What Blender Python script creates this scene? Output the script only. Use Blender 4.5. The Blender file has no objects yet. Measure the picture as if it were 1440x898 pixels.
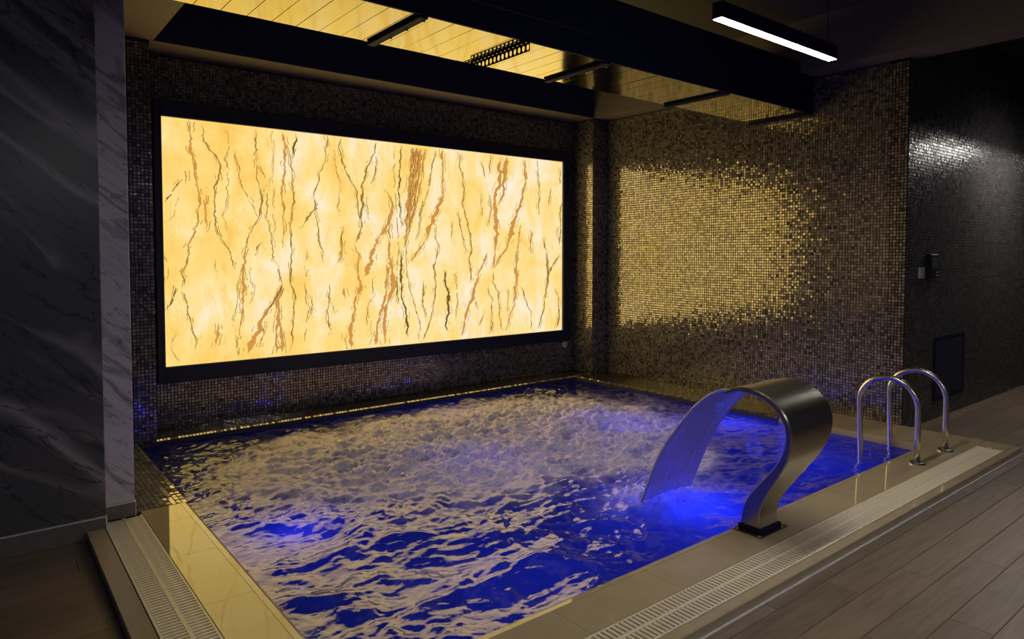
import bpy, bmesh, math, random
import numpy as np
from mathutils import Vector, Matrix

S = bpy.context.scene
COL = S.collection
random.seed(7)
RNG = np.random.default_rng(7)

# ------------------------------------------------------------------ camera
# z = 0 is the top of the pool coping, X runs along the back wall, Y into the room
cam_d = bpy.data.cameras.new('camera')
cam = bpy.data.objects.new('camera', cam_d)
COL.objects.link(cam)
cam.location = (0, 0, 1.55)
cam.rotation_euler = (math.radians(90 - 2.2), 0, math.radians(-38.5))
cam_d.sensor_width = 36.0
cam_d.lens = 956.0 / 1440.0 * 36.0
cam_d.shift_y = -55.0 / 1440.0
cam_d.clip_start = 0.05
S.camera = cam

# ------------------------------------------------------------------ world, exposure
W = bpy.data.worlds.new('world')
S.world = W
W.use_nodes = True
W.node_tree.nodes['Background'].inputs[0].default_value = (0.20, 0.26, 0.64, 1)
W.node_tree.nodes['Background'].inputs[1].default_value = 0.095
S.view_settings.view_transform = 'Standard'
S.view_settings.look = 'None'
S.view_settings.gamma = 1
S.view_settings.use_curve_mapping = False
S.view_settings.exposure = 0.0
S.cycles.max_bounces = 8
S.cycles.transparent_max_bounces = 12
S.cycles.sample_clamp_indirect = 4.0
S.cycles.sample_clamp_direct = 12.0
LAMP_L = 115.0          # pendant diffuser radiance
PANEL_L = 1.0          # backlit panel radiance
PANEL_W = 55.0        # area light added in front of the onyx, watts
BLUE_W = 3.0          # each underwater lamp, watts


# ------------------------------------------------------------------ helpers
def tag(o, label=None, cat=None, group=None, kind=None):
    if label: o['label'] = label
    if cat: o['category'] = cat
    if group: o['group'] = group
    if kind: o['kind'] = kind
    return o


def link(name, me, mat=None, parent=None):
    if mat is not None and len(me.materials) == 0:
        me.materials.append(mat)
    o = bpy.data.objects.new(name, me)
    COL.objects.link(o)
    if parent is not None:
        o.parent = parent
        o.matrix_parent_inverse = parent.matrix_world.inverted() if parent.type != 'EMPTY' else Matrix.Translation(-parent.location)
    return o


def empty(name, loc=(0, 0, 0)):
    e = bpy.data.objects.new(name, None)
    e.location = loc
    e.empty_display_size = 0.1
    COL.objects.link(e)
    return e


def bm_box(bm, a, b):
    x0, y0, z0 = a
    x1, y1, z1 = b
    v = [bm.verts.new(p) for p in ((x0, y0, z0), (x1, y0, z0), (x1, y1, z0), (x0, y1, z0),
                                   (x0, y0, z1), (x1, y0, z1), (x1, y1, z1), (x0, y1, z1))]
    for f in ((0, 3, 2, 1), (4, 5, 6, 7), (0, 1, 5, 4), (1, 2, 6, 5), (2, 3, 7, 6), (3, 0, 4, 7)):
        bm.faces.new([v[i] for i in f])
    return v


def bm_bevel(bm, w, seg=1):
    bmesh.ops.bevel(bm, geom=list(bm.edges), offset=w, segments=seg, affect='EDGES', profile=0.5)


def to_mesh(bm, name, smooth=False):
    me = bpy.data.meshes.new(name)
    bmesh.ops.recalc_face_normals(bm, faces=bm.faces)
    bm.to_mesh(me)
    bm.free()
    if smooth:
        me.polygons.foreach_set('use_smooth', np.ones(len(me.polygons), bool))
    return me


def box(name, a, b, mat, parent=None, bevel=0.0, seg=1):
    bm = bmesh.new()
    bm_box(bm, a, b)
    if bevel: bm_bevel(bm, bevel, seg)
    return link(name, to_mesh(bm, name), mat, parent)


def boxes(name, lst, mat, parent=None, bevel=0.0):
    bm = bmesh.new()
    for a, b in lst: bm_box(bm, a, b)
    if bevel: bm_bevel(bm, bevel)
    return link(name, to_mesh(bm, name), mat, parent)


def tube_mesh(name, pts, r, n=16, smooth=True, caps=True):
    pts = [Vector(p) for p in pts]
    bm = bmesh.new()
    rings = []
    up = None
    for i, p in enumerate(pts):
        t = ((pts[min(i + 1, len(pts) - 1)] - pts[max(i - 1, 0)])).normalized()
        if up is None:
            up = t.orthogonal().normalized()
        up = (up - t * up.dot(t)).normalized()
        s = t.cross(up)
        rr = r[i] if isinstance(r, (list, tuple)) else r
        rings.append([bm.verts.new(p + (up * math.cos(2 * math.pi * k / n) + s * math.sin(2 * math.pi * k / n)) * rr) for k in range(n)])
    for a, b in zip(rings, rings[1:]):
        for k in range(n):
            bm.faces.new((a[k], a[(k + 1) % n], b[(k + 1) % n], b[k]))
    if caps:
        bm.faces.new(rings[0][::-1]); bm.faces.new(rings[-1])
    return to_mesh(bm, name, smooth)


def lathe_mesh(name, prof, n=24, axis='Z'):
    bm = bmesh.new()
    rings = []
    for r, h in prof:
        ring = []
        for k in range(n):
            a = 2 * math.pi * k / n
            if axis == 'Z': p = (r * math.cos(a), r * math.sin(a), h)
            elif axis == 'Y': p = (r * math.cos(a), h, r * math.sin(a))
            else: p = (h, r * math.cos(a), r * math.sin(a))
            ring.append(bm.verts.new(p))
        rings.append(ring)
    for a, b in zip(rings, rings[1:]):
        for k in range(n):
            bm.faces.new((a[k], a[(k + 1) % n], b[(k + 1) % n], b[k]))
    bm.faces.new(rings[0]); bm.faces.new(rings[-1])
    return to_mesh(bm, name)


# ------------------------------------------------------------------ materials
def newmat(name):
    m = bpy.data.materials.new(name)
    m.use_nodes = True
    nt = m.node_tree
    return m, nt, nt.nodes['Principled BSDF']


def N(nt, t, **kw):
    n = nt.nodes.new(t)
    for k, v in kw.items(): setattr(n, k, v)
    return n


def ramp(nt, stops, interp='LINEAR'):
    r = N(nt, 'ShaderNodeValToRGB')
    e = r.color_ramp.elements
    r.color_ramp.interpolation = interp
    while len(e) < len(stops): e.new(0.5)
    for i, (p, c) in enumerate(stops):
        e[i].position = p
        e[i].color = (*c, 1)
    return r


def plain(name, col, rough=0.5, metal=0.0, ior=1.5, noise=None, coat=0.0):
    """principled with a little grain: noise = (scale, amount)"""
    m, nt, p = newmat(name)
    p.inputs['Base Color'].default_value = (*col, 1)
    p.inputs['Roughness'].default_value = rough
    p.inputs['Metallic'].default_value = metal
    p.inputs['IOR'].default_value = ior
    p.inputs['Coat Weight'].default_value = coat
    p.inputs['Coat Roughness'].default_value = 0.03
    sc, am = noise or (30, 0.12)
    tc = N(nt, 'ShaderNodeTexCoord')
    nz = N(nt, 'ShaderNodeTexNoise')
    nz.inputs['Scale'].default_value = sc
    nz.inputs['Detail'].default_value = 6
    nt.links.new(tc.outputs['Object'], nz.inputs['Vector'])
    lo = tuple(c * (1 - am) for c in col); hi = tuple(min(1, c * (1 + am)) for c in col)
    r = ramp(nt, [(0.3, lo), (0.7, hi)])
    nt.links.new(nz.outputs[0], r.inputs[0])
    nt.links.new(r.outputs[0], p.inputs['Base Color'])
    return m


def mosaic_mat(name, stops, metal, rlo, rhi, ior=1.6):
    m, nt, p = newmat(name)
    a = N(nt, 'ShaderNodeAttribute'); a.attribute_name = 'rnd'
    b = N(nt, 'ShaderNodeAttribute'); b.attribute_name = 'rnd2'
    r = ramp(nt, stops)
    nt.links.new(a.outputs['Fac'], r.inputs[0])
    nt.links.new(r.outputs[0], p.inputs['Base Color'])
    mr = N(nt, 'ShaderNodeMapRange')
    mr.inputs['To Min'].default_value = rlo
    mr.inputs['To Max'].default_value = rhi
    nt.links.new(b.outputs['Fac'], mr.inputs['Value'])
    nt.links.new(mr.outputs[0], p.inputs['Roughness'])
    p.inputs['Metallic'].default_value = metal
    p.inputs['IOR'].default_value = ior
    return m


def marble_mat(name, base, vein, thin, angle, rough, dens=1.0):
    """diagonal veined marble; u runs along X, v along Z of the slab"""
    m, nt, p = newmat(name)
    tc = N(nt, 'ShaderNodeTexCoord')
    mp = N(nt, 'ShaderNodeMapping')
    mp.inputs['Rotation'].default_value = (0, math.radians(angle), 0)
    nt.links.new(tc.outputs['Object'], mp.inputs['Vector'])
    st = N(nt, 'ShaderNodeMapping')
    st.inputs['Scale'].default_value = (0.55, 1.0, 2.4)
    nt.links.new(mp.outputs[0], st.inputs['Vector'])
    def ridge(scale, det, dist, width):
        n = N(nt, 'ShaderNodeTexNoise')
        n.inputs['Scale'].default_value = scale
        n.inputs['Detail'].default_value = det
        n.inputs['Distortion'].default_value = dist
        nt.links.new(st.outputs[0], n.inputs['Vector'])
        s = N(nt, 'ShaderNodeMath', operation='SUBTRACT'); s.inputs[1].default_value = 0.5
        ab = N(nt, 'ShaderNodeMath', operation='ABSOLUTE')
        mr = N(nt, 'ShaderNodeMapRange')
        mr.inputs['From Min'].default_value = 0.0
        mr.inputs['From Max'].default_value = width
        mr.inputs['To Min'].default_value = 1.0
        mr.inputs['To Max'].default_value = 0.0
        nt.links.new(n.outputs[0], s.inputs[0]); nt.links.new(s.outputs[0], ab.inputs[0]); nt.links.new(ab.outputs[0], mr.inputs['Value'])
        return mr.outputs[0]
    big = ridge(1.1 * dens, 3, 0.6, 0.055)
    msk = N(nt, 'ShaderNodeTexNoise'); msk.inputs['Scale'].default_value = 0.9
    nt.links.new(st.outputs[0], msk.inputs['Vector'])
    mm = N(nt, 'ShaderNodeMapRange'); mm.inputs['From Min'].default_value = 0.42; mm.inputs['From Max'].default_value = 0.6
    nt.links.new(msk.outputs[0], mm.inputs['Value'])
    mul = N(nt, 'ShaderNodeMath', operation='MULTIPLY')
    nt.links.new(big, mul.inputs[0]); nt.links.new(mm.outputs[0], mul.inputs[1])
    m1 = N(nt, 'ShaderNodeMix', data_type='RGBA')
    m1.inputs[6].default_value = (*base, 1); m1.inputs[7].default_value = (*vein, 1)
    nt.links.new(mul.outputs[0], m1.inputs[0])
    fine = ridge(2.3 * dens, 6, 1.0, 0.012)
    fm = N(nt, 'ShaderNodeMath', operation='MULTIPLY'); fm.inputs[1].default_value = 0.8
    nt.links.new(fine, fm.inputs[0])
    m2 = N(nt, 'ShaderNodeMix', data_type='RGBA')
    m2.inputs[7].default_value = (*thin, 1)
    nt.links.new(fm.outputs[0], m2.inputs[0]); nt.links.new(m1.outputs[2], m2.inputs[6])
    nt.links.new(m2.outputs[2], p.inputs['Base Color'])
    p.inputs['Roughness'].default_value = rough
    return m


def plank_mat(name):
    m, nt, p = newmat(name)
    tc = N(nt, 'ShaderNodeTexCoord')
    oi = N(nt, 'ShaderNodeObjectInfo')
    sc = N(nt, 'ShaderNodeVectorMath', operation='SCALE'); sc.inputs['Scale'].default_value = 37.0
    comb = N(nt, 'ShaderNodeCombineXYZ')
    nt.links.new(oi.outputs['Random'], comb.inputs[0]); nt.links.new(oi.outputs['Random'], comb.inputs[1])
    nt.links.new(comb.outputs[0], sc.inputs[0])
    ad = N(nt, 'ShaderNodeVectorMath', operation='ADD')
    nt.links.new(tc.outputs['Object'], ad.inputs[0]); nt.links.new(sc.outputs[0], ad.inputs[1])
    mp = N(nt, 'ShaderNodeMapping'); mp.inputs['Scale'].default_value = (1.3, 16, 1)
    nt.links.new(ad.outputs[0], mp.inputs['Vector'])
    nz = N(nt, 'ShaderNodeTexNoise'); nz.inputs['Scale'].default_value = 2.2; nz.inputs['Detail'].default_value = 8; nz.inputs['Distortion'].default_value = 0.7
    nt.links.new(mp.outputs[0], nz.inputs['Vector'])
    r = ramp(nt, [(0.25, (0.115, 0.08, 0.055)), (0.5, (0.165, 0.12, 0.083)), (0.78, (0.215, 0.16, 0.115))])
    nt.links.new(nz.outputs[0], r.inputs[0])
    hs = N(nt, 'ShaderNodeHueSaturation')
    mr = N(nt, 'ShaderNodeMapRange'); mr.inputs['To Min'].default_value = 0.8; mr.inputs['To Max'].default_value = 1.22
    nt.links.new(oi.outputs['Random'], mr.inputs['Value']); nt.links.new(mr.outputs[0], hs.inputs['Value'])
    nt.links.new(r.outputs[0], hs.inputs['Color'])
    nt.links.new(hs.outputs[0], p.inputs['Base Color'])
    p.inputs['Roughness'].default_value = 0.42
    bp = N(nt, 'ShaderNodeBump'); bp.inputs['Strength'].default_value = 0.12; bp.inputs['Distance'].default_value = 0.002
    nt.links.new(nz.outputs[0], bp.inputs['Height']); nt.links.new(bp.outputs[0], p.inputs['Normal'])
    return m


def emit_mat(name, col, strength, sampling='AUTO'):
    m, nt, p = newmat(name)
    p.inputs['Base Color'].default_value = (*[c * 0.4 for c in col], 1)
    p.inputs['Roughness'].default_value = 0.4
    p.inputs['Emission Color'].default_value = (*col, 1)
    p.inputs['Emission Strength'].default_value = strength
    m.cycles.emission_sampling = sampling
    return m


M = {}
M['mosaic'] = mosaic_mat('brown_metallic_mosaic', [(0.0, (0.07, 0.058, 0.055)), (0.25, (0.16, 0.138, 0.128)), (0.65, (0.25, 0.22, 0.198)), (1.0, (0.38, 0.335, 0.29))], 0.45, 0.08, 0.20, 2.2)
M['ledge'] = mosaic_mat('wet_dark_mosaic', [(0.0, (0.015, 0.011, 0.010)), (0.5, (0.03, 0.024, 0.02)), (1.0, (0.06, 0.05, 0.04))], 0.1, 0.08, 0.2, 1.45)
M['dark_mosaic'] = mosaic_mat('charcoal_mosaic', [(0.0, (0.04, 0.036, 0.036)), (0.5, (0.062, 0.056, 0.054)), (1.0, (0.095, 0.086, 0.08))], 0.0, 0.2, 0.42, 1.5)
M['grout'] = plain('dark_grout', (0.032, 0.03, 0.045), 0.9)
M['dark_marble'] = marble_mat('dark_marble', (0.075, 0.075, 0.082), (0.30, 0.28, 0.28), (0.012, 0.012, 0.016), -38, 0.3)
M['white_marble'] = marble_mat('white_marble', (0.62, 0.56, 0.58), (0.25, 0.22, 0.25), (0.08, 0.07, 0.08), -40, 0.3, 2.2)
M['skirting'] = plain('taupe_skirting', (0.16, 0.13, 0.12), 0.35)
M['alu'] = plain('aluminium_trim', (0.75, 0.72, 0.74), 0.45, 0.35)
M['soffit'] = plain('brown_grey_plaster', (0.12, 0.098, 0.092), 0.75)
M['ceil'] = plain('dark_ceiling_paint', (0.05, 0.046, 0.05), 0.8)
M['navy'] = plain('navy_black_shade', (0.010, 0.015, 0.055), 0.8)  # recess shade put into the colour; also used for the reader screen
M['black'] = plain('black_metal', (0.006, 0.008, 0.034), 0.8, 0.0, 1.25)
M['frame'] = plain('black_frame_paint', (0.007, 0.009, 0.034), 0.6)
M['wood'] = plank_mat('taupe_wood_plank')
M['stone'] = plain('cream_porcelain', (0.40, 0.325, 0.215), 0.02, 0.0, 1.40, (9, 0.06), 0.0)
M['grate'] = plain('cream_plastic', (0.70, 0.62, 0.49), 0.4)
M['channel'] = plain('channel_dark_grey', (0.08, 0.065, 0.05), 0.7)  # even dark grey-brown for channels, beds and floor slab
M['steel'] = plain('brushed_steel', (0.46, 0.43, 0.36), 0.27, 1.0, 1.5, (60, 0.06))
M['chrome'] = plain('polished_steel', (0.66, 0.62, 0.60), 0.25, 1.0)
M['gold'] = plain('mirror_gold_plank', (0.155, 0.132, 0.058), 0.09, 1.0, 1.5, (6, 0.04))
M['basin'] = plain('pool_tile', (0.22, 0.26, 0.40), 0.5)
M['lamp'] = emit_mat('lamp_diffuser', (1.0, 0.95, 0.88), LAMP_L)
M['lens'] = plain('blue_lens', (0.01, 0.015, 0.08), 0.6)
M['white_plastic'] = plain('white_plastic', (0.55, 0.53, 0.52), 0.4)
M['black_plastic'] = plain('black_plastic', (0.006, 0.006, 0.010), 0.3)

# onyx panel: cloudy honey stone lit from behind
m, nt, p = newmat('backlit_onyx')
tc = N(nt, 'ShaderNodeTexCoord')
mp = N(nt, 'ShaderNodeMapping'); mp.inputs['Scale'].default_value = (1.5, 1, 1.0)
nt.links.new(tc.outputs['Object'], mp.inputs['Vector'])
n1 = N(nt, 'ShaderNodeTexNoise'); n1.inputs['Scale'].default_value = 1.9; n1.inputs['Detail'].default_value = 7; n1.inputs['Roughness'].default_value = 0.58; n1.inputs['Distortion'].default_value = 0.4
nt.links.new(mp.outputs[0], n1.inputs['Vector'])
gr = N(nt, 'ShaderNodeSeparateXYZ'); nt.links.new(tc.outputs['Object'], gr.inputs[0])
gx = N(nt, 'ShaderNodeMapRange'); gx.inputs['From Min'].default_value = 1.3; gx.inputs['From Max'].default_value = 6.1; gx.inputs['To Min'].default_value = -0.07; gx.inputs['To Max'].default_value = 0.07
nt.links.new(gr.outputs['X'], gx.inputs['Value'])
ga = N(nt, 'ShaderNodeMath', operation='ADD'); nt.links.new(n1.outputs[0], ga.inputs[0]); nt.links.new(gx.outputs[0], ga.inputs[1])
r1 = ramp(nt, [(0.28, (1.0, 0.60, 0.125)), (0.42, (1.0, 0.70, 0.20)), (0.54, (1.0, 0.77, 0.33)), (0.64, (1.0, 0.83, 0.53)), (0.76, (1.0, 0.89, 0.71))])
nt.links.new(ga.outputs[0], r1.inputs[0])
# hairline streaks running down the stone
mp2 = N(nt, 'ShaderNodeMapping'); mp2.inputs['Scale'].default_value = (3.2, 1, 0.55); mp2.inputs['Rotation'].default_value = (0, 0.06, 0)
nt.links.new(tc.outputs['Object'], mp2.inputs['Vector'])
n2 = N(nt, 'ShaderNodeTexNoise'); n2.inputs['Scale'].default_value = 1.7; n2.inputs['Detail'].default_value = 8; n2.inputs['Roughness'].default_value = 0.62
nt.links.new(mp2.outputs[0], n2.inputs['Vector'])
s2 = N(nt, 'ShaderNodeMath', operation='SUBTRACT'); s2.inputs[1].default_value = 0.5
a2 = N(nt, 'ShaderNodeMath', operation='ABSOLUTE')
mr2 = N(nt, 'ShaderNodeMapRange'); mr2.inputs['From Max'].default_value = 0.006; mr2.inputs['To Min'].default_value = 0.4; mr2.inputs['To Max'].default_value = 0.0
nt.links.new(n2.outputs[0], s2.inputs[0]); nt.links.new(s2.outputs[0], a2.inputs[0]); nt.links.new(a2.outputs[0], mr2.inputs['Value'])
mx = N(nt, 'ShaderNodeMix', data_type='RGBA'); mx.inputs[7].default_value = (0.62, 0.33, 0.06, 1)
nt.links.new(mr2.outputs[0], mx.inputs[0]); nt.links.new(r1.outputs[0], mx.inputs[6])
nt.links.new(mx.outputs[2], p.inputs['Emission Color'])
p.inputs['Emission Strength'].default_value = PANEL_L
p.inputs['Base Color'].default_value = (0.02, 0.015, 0.005, 1)
p.inputs['Roughness'].default_value = 0.4
M['onyx'] = m
for k, c in dict(o=(0.62, 0.29, 0.06), b=(0.36, 0.20, 0.04), d=(0.17, 0.095, 0.02)).items():
    M['vein_' + k] = emit_mat('onyx_vein_' + k, c, PANEL_L, 'NONE')


def water_mat(name, clear, tint, scatter, ior, bump, white=(0.92, 0.82, 0.74)):
    m, nt, p = newmat(name)
    nt.nodes.remove(p)
    out = nt.nodes['Material Output']
    tc = N(nt, 'ShaderNodeTexCoord')
    nz = N(nt, 'ShaderNodeTexNoise'); nz.inputs['Scale'].default_value = 26; nz.inputs['Detail'].default_value = 3
    nt.links.new(tc.outputs['Object'], nz.inputs['Vector'])
    bp = N(nt, 'ShaderNodeBump'); bp.inputs['Strength'].default_value = bump; bp.inputs['Distance'].default_value = 0.01
    nt.links.new(nz.outputs[0], bp.inputs['Height'])
    fr = N(nt, 'ShaderNodeFresnel'); fr.inputs['IOR'].default_value = ior
    nt.links.new(bp.outputs[0], fr.inputs['Normal'])
    gl = N(nt, 'ShaderNodeBsdfGlossy'); gl.inputs['Roughness'].default_value = 0.035
    nt.links.new(bp.outputs[0], gl.inputs['Normal'])
    tr = N(nt, 'ShaderNodeBsdfTransparent'); tr.inputs[0].default_value = (*tint, 1)
    df = N(nt, 'ShaderNodeBsdfTranslucent'); df.inputs[0].default_value = (*scatter, 1)
    body = N(nt, 'ShaderNodeMixShader'); body.inputs[0].default_value = 1 - clear
    nt.links.new(tr.outputs[0], body.inputs[1]); nt.links.new(df.outputs[0], body.inputs[2])
    # aerated water: white bubbles that scatter light from above and from below
    fd = N(nt, 'ShaderNodeBsdfDiffuse'); fd.inputs[0].default_value = (*white, 1)
    ft = N(nt, 'ShaderNodeBsdfTranslucent'); ft.inputs[0].default_value = (white[0] * 0.9, white[1] * 0.95, min(1, white[2] * 1.2), 1)
    fo = N(nt, 'ShaderNodeMixShader'); fo.inputs[0].default_value = 0.38
    nt.links.new(fd.outputs[0], fo.inputs[1]); nt.links.new(ft.outputs[0], fo.inputs[2])
    at = N(nt, 'ShaderNodeAttribute'); at.attribute_name = 'foam'
    n3 = N(nt, 'ShaderNodeTexNoise'); n3.inputs['Scale'].default_value = 34; n3.inputs['Detail'].default_value = 5; n3.inputs['Roughness'].default_value = 0.7
    nt.links.new(tc.outputs['Object'], n3.inputs['Vector'])
    mr = N(nt, 'ShaderNodeMapRange'); mr.inputs['From Min'].default_value = 0.22; mr.inputs['From Max'].default_value = 0.50
    nt.links.new(n3.outputs[0], mr.inputs['Value'])
    mu = N(nt, 'ShaderNodeMath', operation='MULTIPLY'); mu.use_clamp = True
    nt.links.new(mr.outputs[0], mu.inputs[0]); nt.links.new(at.outputs['Fac'], mu.inputs[1])
    b2 = N(nt, 'ShaderNodeMixShader')
    nt.links.new(mu.outputs[0], b2.inputs[0]); nt.links.new(body.outputs[0], b2.inputs[1]); nt.links.new(fo.outputs[0], b2.inputs[2])
    fin = N(nt, 'ShaderNodeMixShader')
    inv = N(nt, 'ShaderNodeMath', operation='MULTIPLY_ADD'); inv.inputs[1].default_value = -0.85; inv.inputs[2].default_value = 1.0
    nt.links.new(mu.outputs[0], inv.inputs[0])
    ff = N(nt, 'ShaderNodeMath', operation='MULTIPLY')
    nt.links.new(fr.outputs[0], ff.inputs[0]); nt.links.new(inv.outputs[0], ff.inputs[1])
    nt.links.new(ff.outputs[0], fin.inputs[0]); nt.links.new(b2.outputs[0], fin.inputs[1]); nt.links.new(gl.outputs[0], fin.inputs[2])
    nt.links.new(fin.outputs[0], out.inputs['Surface'])
    return m


M['water'] = water_mat('pool_water', 0.45, (0.22, 0.36, 0.68), (0.10, 0.22, 0.7), 1.48, 0.35)
M['sheet'] = water_mat('falling_water', 0.6, (0.55, 0.58, 1.0), (0.4, 0.4, 1.0), 1.5, 0.4, (0.45, 0.45, 0.75))


# ------------------------------------------------------------------ mosaic builder
def tiles_arrays(o, u, v, nu, nv, pitch, keep=None, gap=0.0042, h=0.004, tilt=0.02, cham=0.0016, seed=0):
    rng = np.random.default_rng(seed)
    o, u, v = (np.array(t, float) for t in (o, u, v))
    n = np.cross(u, v)
    I, J = np.meshgrid(np.arange(nu), np.arange(nv), indexing='ij')
    I = I.ravel(); J = J.ravel()
    cu = (I + 0.5) * pitch; cv = (J + 0.5) * pitch
    if keep is not None:
        k = keep(cu, cv)
        cu = cu[k]; cv = cv[k]
    T = len(cu)
    jit = rng.normal(0, 0.0003, (T, 2))
    cen = o + np.outer(cu + jit[:, 0], u) + np.outer(cv + jit[:, 1], v)
    a = (pitch - gap) / 2
    b = a - cham
    tu = rng.normal(0, tilt, T); tv = rng.normal(0, tilt, T)
    V = np.empty((T, 8, 3))
    for q, (sx, sy) in enumerate(((-1, -1), (1, -1), (1, 1), (-1, 1))):
        V[:, q] = cen + u * sx * a + v * sy * a
        hh = h + tu * sx * b + tv * sy * b
        V[:, q + 4] = cen + u * sx * b + v * sy * b + hh[:, None] * n
    return V, rng


QF = np.array([[4, 5, 6, 7], [0, 1, 5, 4], [1, 2, 6, 5], [2, 3, 7, 6], [3, 0, 4, 7]])


def quads_mesh(name, V, F, attrs=None, smooth=False):
    me = bpy.data.meshes.new(name)
    V = np.asarray(V, np.float32).reshape(-1, 3); F = np.asarray(F, np.int32).reshape(-1, 4)
    me.vertices.add(len(V)); me.vertices.foreach_set('co', V.ravel())
    me.loops.add(F.size); me.loops.foreach_set('vertex_index', F.ravel())
    me.polygons.add(len(F))
    me.polygons.foreach_set('loop_start', np.arange(0, F.size, 4, dtype=np.int32))
    me.polygons.foreach_set('loop_total', np.full(len(F), 4, np.int32))
    me.polygons.foreach_set('use_smooth', np.full(len(F), bool(smooth)))
    for k, val in (attrs or {}).items():
        at = me.attributes.new(k, 'FLOAT', 'POINT')
        at.data.foreach_set('value', np.asarray(val, np.float32).ravel())
    me.update(calc_edges=True)
    return me


def mosaic(parent, mat, o, u, v, nu, nv, pitch=0.0285, name='mosaic_tiles', **kw):
    V, rng = tiles_arrays(o, u, v, nu, nv, pitch, **kw)
    T = len(V)
    F = (np.arange(T) * 8)[:, None, None] + QF[None]
    r1 = rng.random(T); r2 = rng.random(T)
    me = quads_mesh(name, V, F, {'rnd': np.repeat(r1, 8), 'rnd2': np.repeat(r2, 8)})
    ob = link(name, me, mat, parent)
    ob['kind'] = 'stuff'
    return ob

# ================================================================== SETTING
ZF, ZC, ZS = -0.05, 3.8, 3.3        # floor, ceiling, soffit
XR, YB = 6.58, 6.63                 # right wall, back wall
P = 0.0285

# ---- floor: slab and wood-look planks
fl = boxes('floor', [((-4, -4, -0.2), (12, 1.68, ZF - 0.010)), ((-4, 1.68, -0.2), (0.467, 4.42, ZF - 0.010)), ((6.575, 1.68, -0.2), (12, 2.58, ZF - 0.010))], M['channel'])
tag(fl, 'taupe wood-look plank floor around the raised pool edge', 'floor', kind='structure')
PW, PL = 0.17, 1.2
plank_cache = {}


def plank(x0, x1, y0, y1):
    w, l = round(x1 - x0 - 0.0018, 4), round(y1 - y0 - 0.0018, 4)
    if w < 0.02 or l < 0.012: return
    if (w, l) not in plank_cache:
        bm = bmesh.new()
        bm_box(bm, (-w / 2, -l / 2, 0), (w / 2, l / 2, 0.0095))
        bmesh.ops.bevel(bm, geom=[e for e in bm.edges if all(q.co.z > 0.005 for q in e.verts)], offset=0.0018, segments=1, affect='EDGES')
        plank_cache[(w, l)] = to_mesh(bm, 'plank')
    o = link('plank', plank_cache[(w, l)], M['wood'], fl)
    o.location = ((x0 + x1) / 2, (y0 + y1) / 2, ZF - 0.0095)


row = 0
y = 1.097 - 10 * PW
while y < 4.42:
    off = (row * 0.43) % PL
    x = -2.4 - off
    while x < 10.2:
        a, b, c, d = x, min(x + PL, 10.2), y, y + PW
        a = max(a, -2.4)
        if d <= 1.68: plank(a, b, c, d)
        else:
            c2 = c
            if c < 1.68:
                plank(a, b, c, 1.68); c2 = 1.68
            if a < 0.467: plank(a, min(b, 0.467), c2, min(d, 4.42))
            if b > 6.575 and c2 < 2.58: plank(max(a, 6.575), b, c2, min(d, 2.58))
        x += PL
    y += PW
    row += 1

# ---- ceiling and soffits
tag(box('ceiling', (-4, -4, ZC), (12, 6.9, ZC + 0.1), M['ceil']), 'dark painted ceiling high above the pool', 'ceiling', kind='structure')
tag(box('trim_1', (0.5, 6.26, ZS), (6.9, YB, ZC), M['soffit']), 'brown-grey soffit beam above the glowing panel wall', 'soffit', kind='structure')
tag(box('trim_2', (6.31, -3.0, ZS), (6.70, 6.26, ZC), M['soffit']), 'dark soffit beam along the top of the brown mosaic side wall', 'soffit', kind='structure')
tag(box('trim_3', (-3.0, 4.60, ZS), (1.21, 6.26, ZC), M['soffit']), 'brown-grey soffit above the mosaic ledge beside the white marble', 'soffit', kind='structure')
# recess face above the back soffit, its shade put into the colour
tag(box('trim_4', (1.21, 6.245, ZS), (6.31, 6.26, ZC), M['navy']), 'recess face above the panel wall soffit, shade coloured in navy black', 'fascia', kind='structure')

# ---- back wall with mosaic
wb = tag(box('wall_back', (0.4, YB, -1.2), (6.9, YB + 0.15, ZC), M['grout']), 'brown mosaic wall carrying the glowing panel', 'wall', kind='structure')
X0 = 1.20
nU = int((6.31 - X0) / P)
mosaic(wb, M['mosaic'], (X0, YB, 0.0), (1, 0, 0), (0, 0, 1), nU, int(ZS / P), seed=1,
       keep=lambda cu, cv: ~((cu + X0 > 1.28) & (cu + X0 < 6.20) & (cv > 0.44) & (cv < 2.86)))
# ---- piers
pl = tag(box('wall_left_pier', (0.45, 6.26, -1.2), (1.185, YB, ZS), M['grout']), 'mosaic pier at the left end of the glowing panel', 'pier', kind='structure')
mosaic(pl, M['mosaic'], (0.73, 6.26, 0.0), (1, 0, 0), (0, 0, 1), 16, int(ZS / P), seed=2)
pr = tag(box('wall_right_pier', (6.315, 6.26, -1.2), (6.9, YB, ZS), M['grout']), 'mosaic pier at the right end of the glowing panel', 'pier', kind='structure')
mosaic(pr, M['mosaic'], (6.315, YB, 0.0), (0, -1, 0), (0, 0, 1), 13, int(ZS / P), seed=3)
mosaic(pr, M['mosaic'], (6.315, 6.26, 0.0), (1, 0, 0), (0, 0, 1), 9, int(ZS / P), seed=4)
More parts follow.
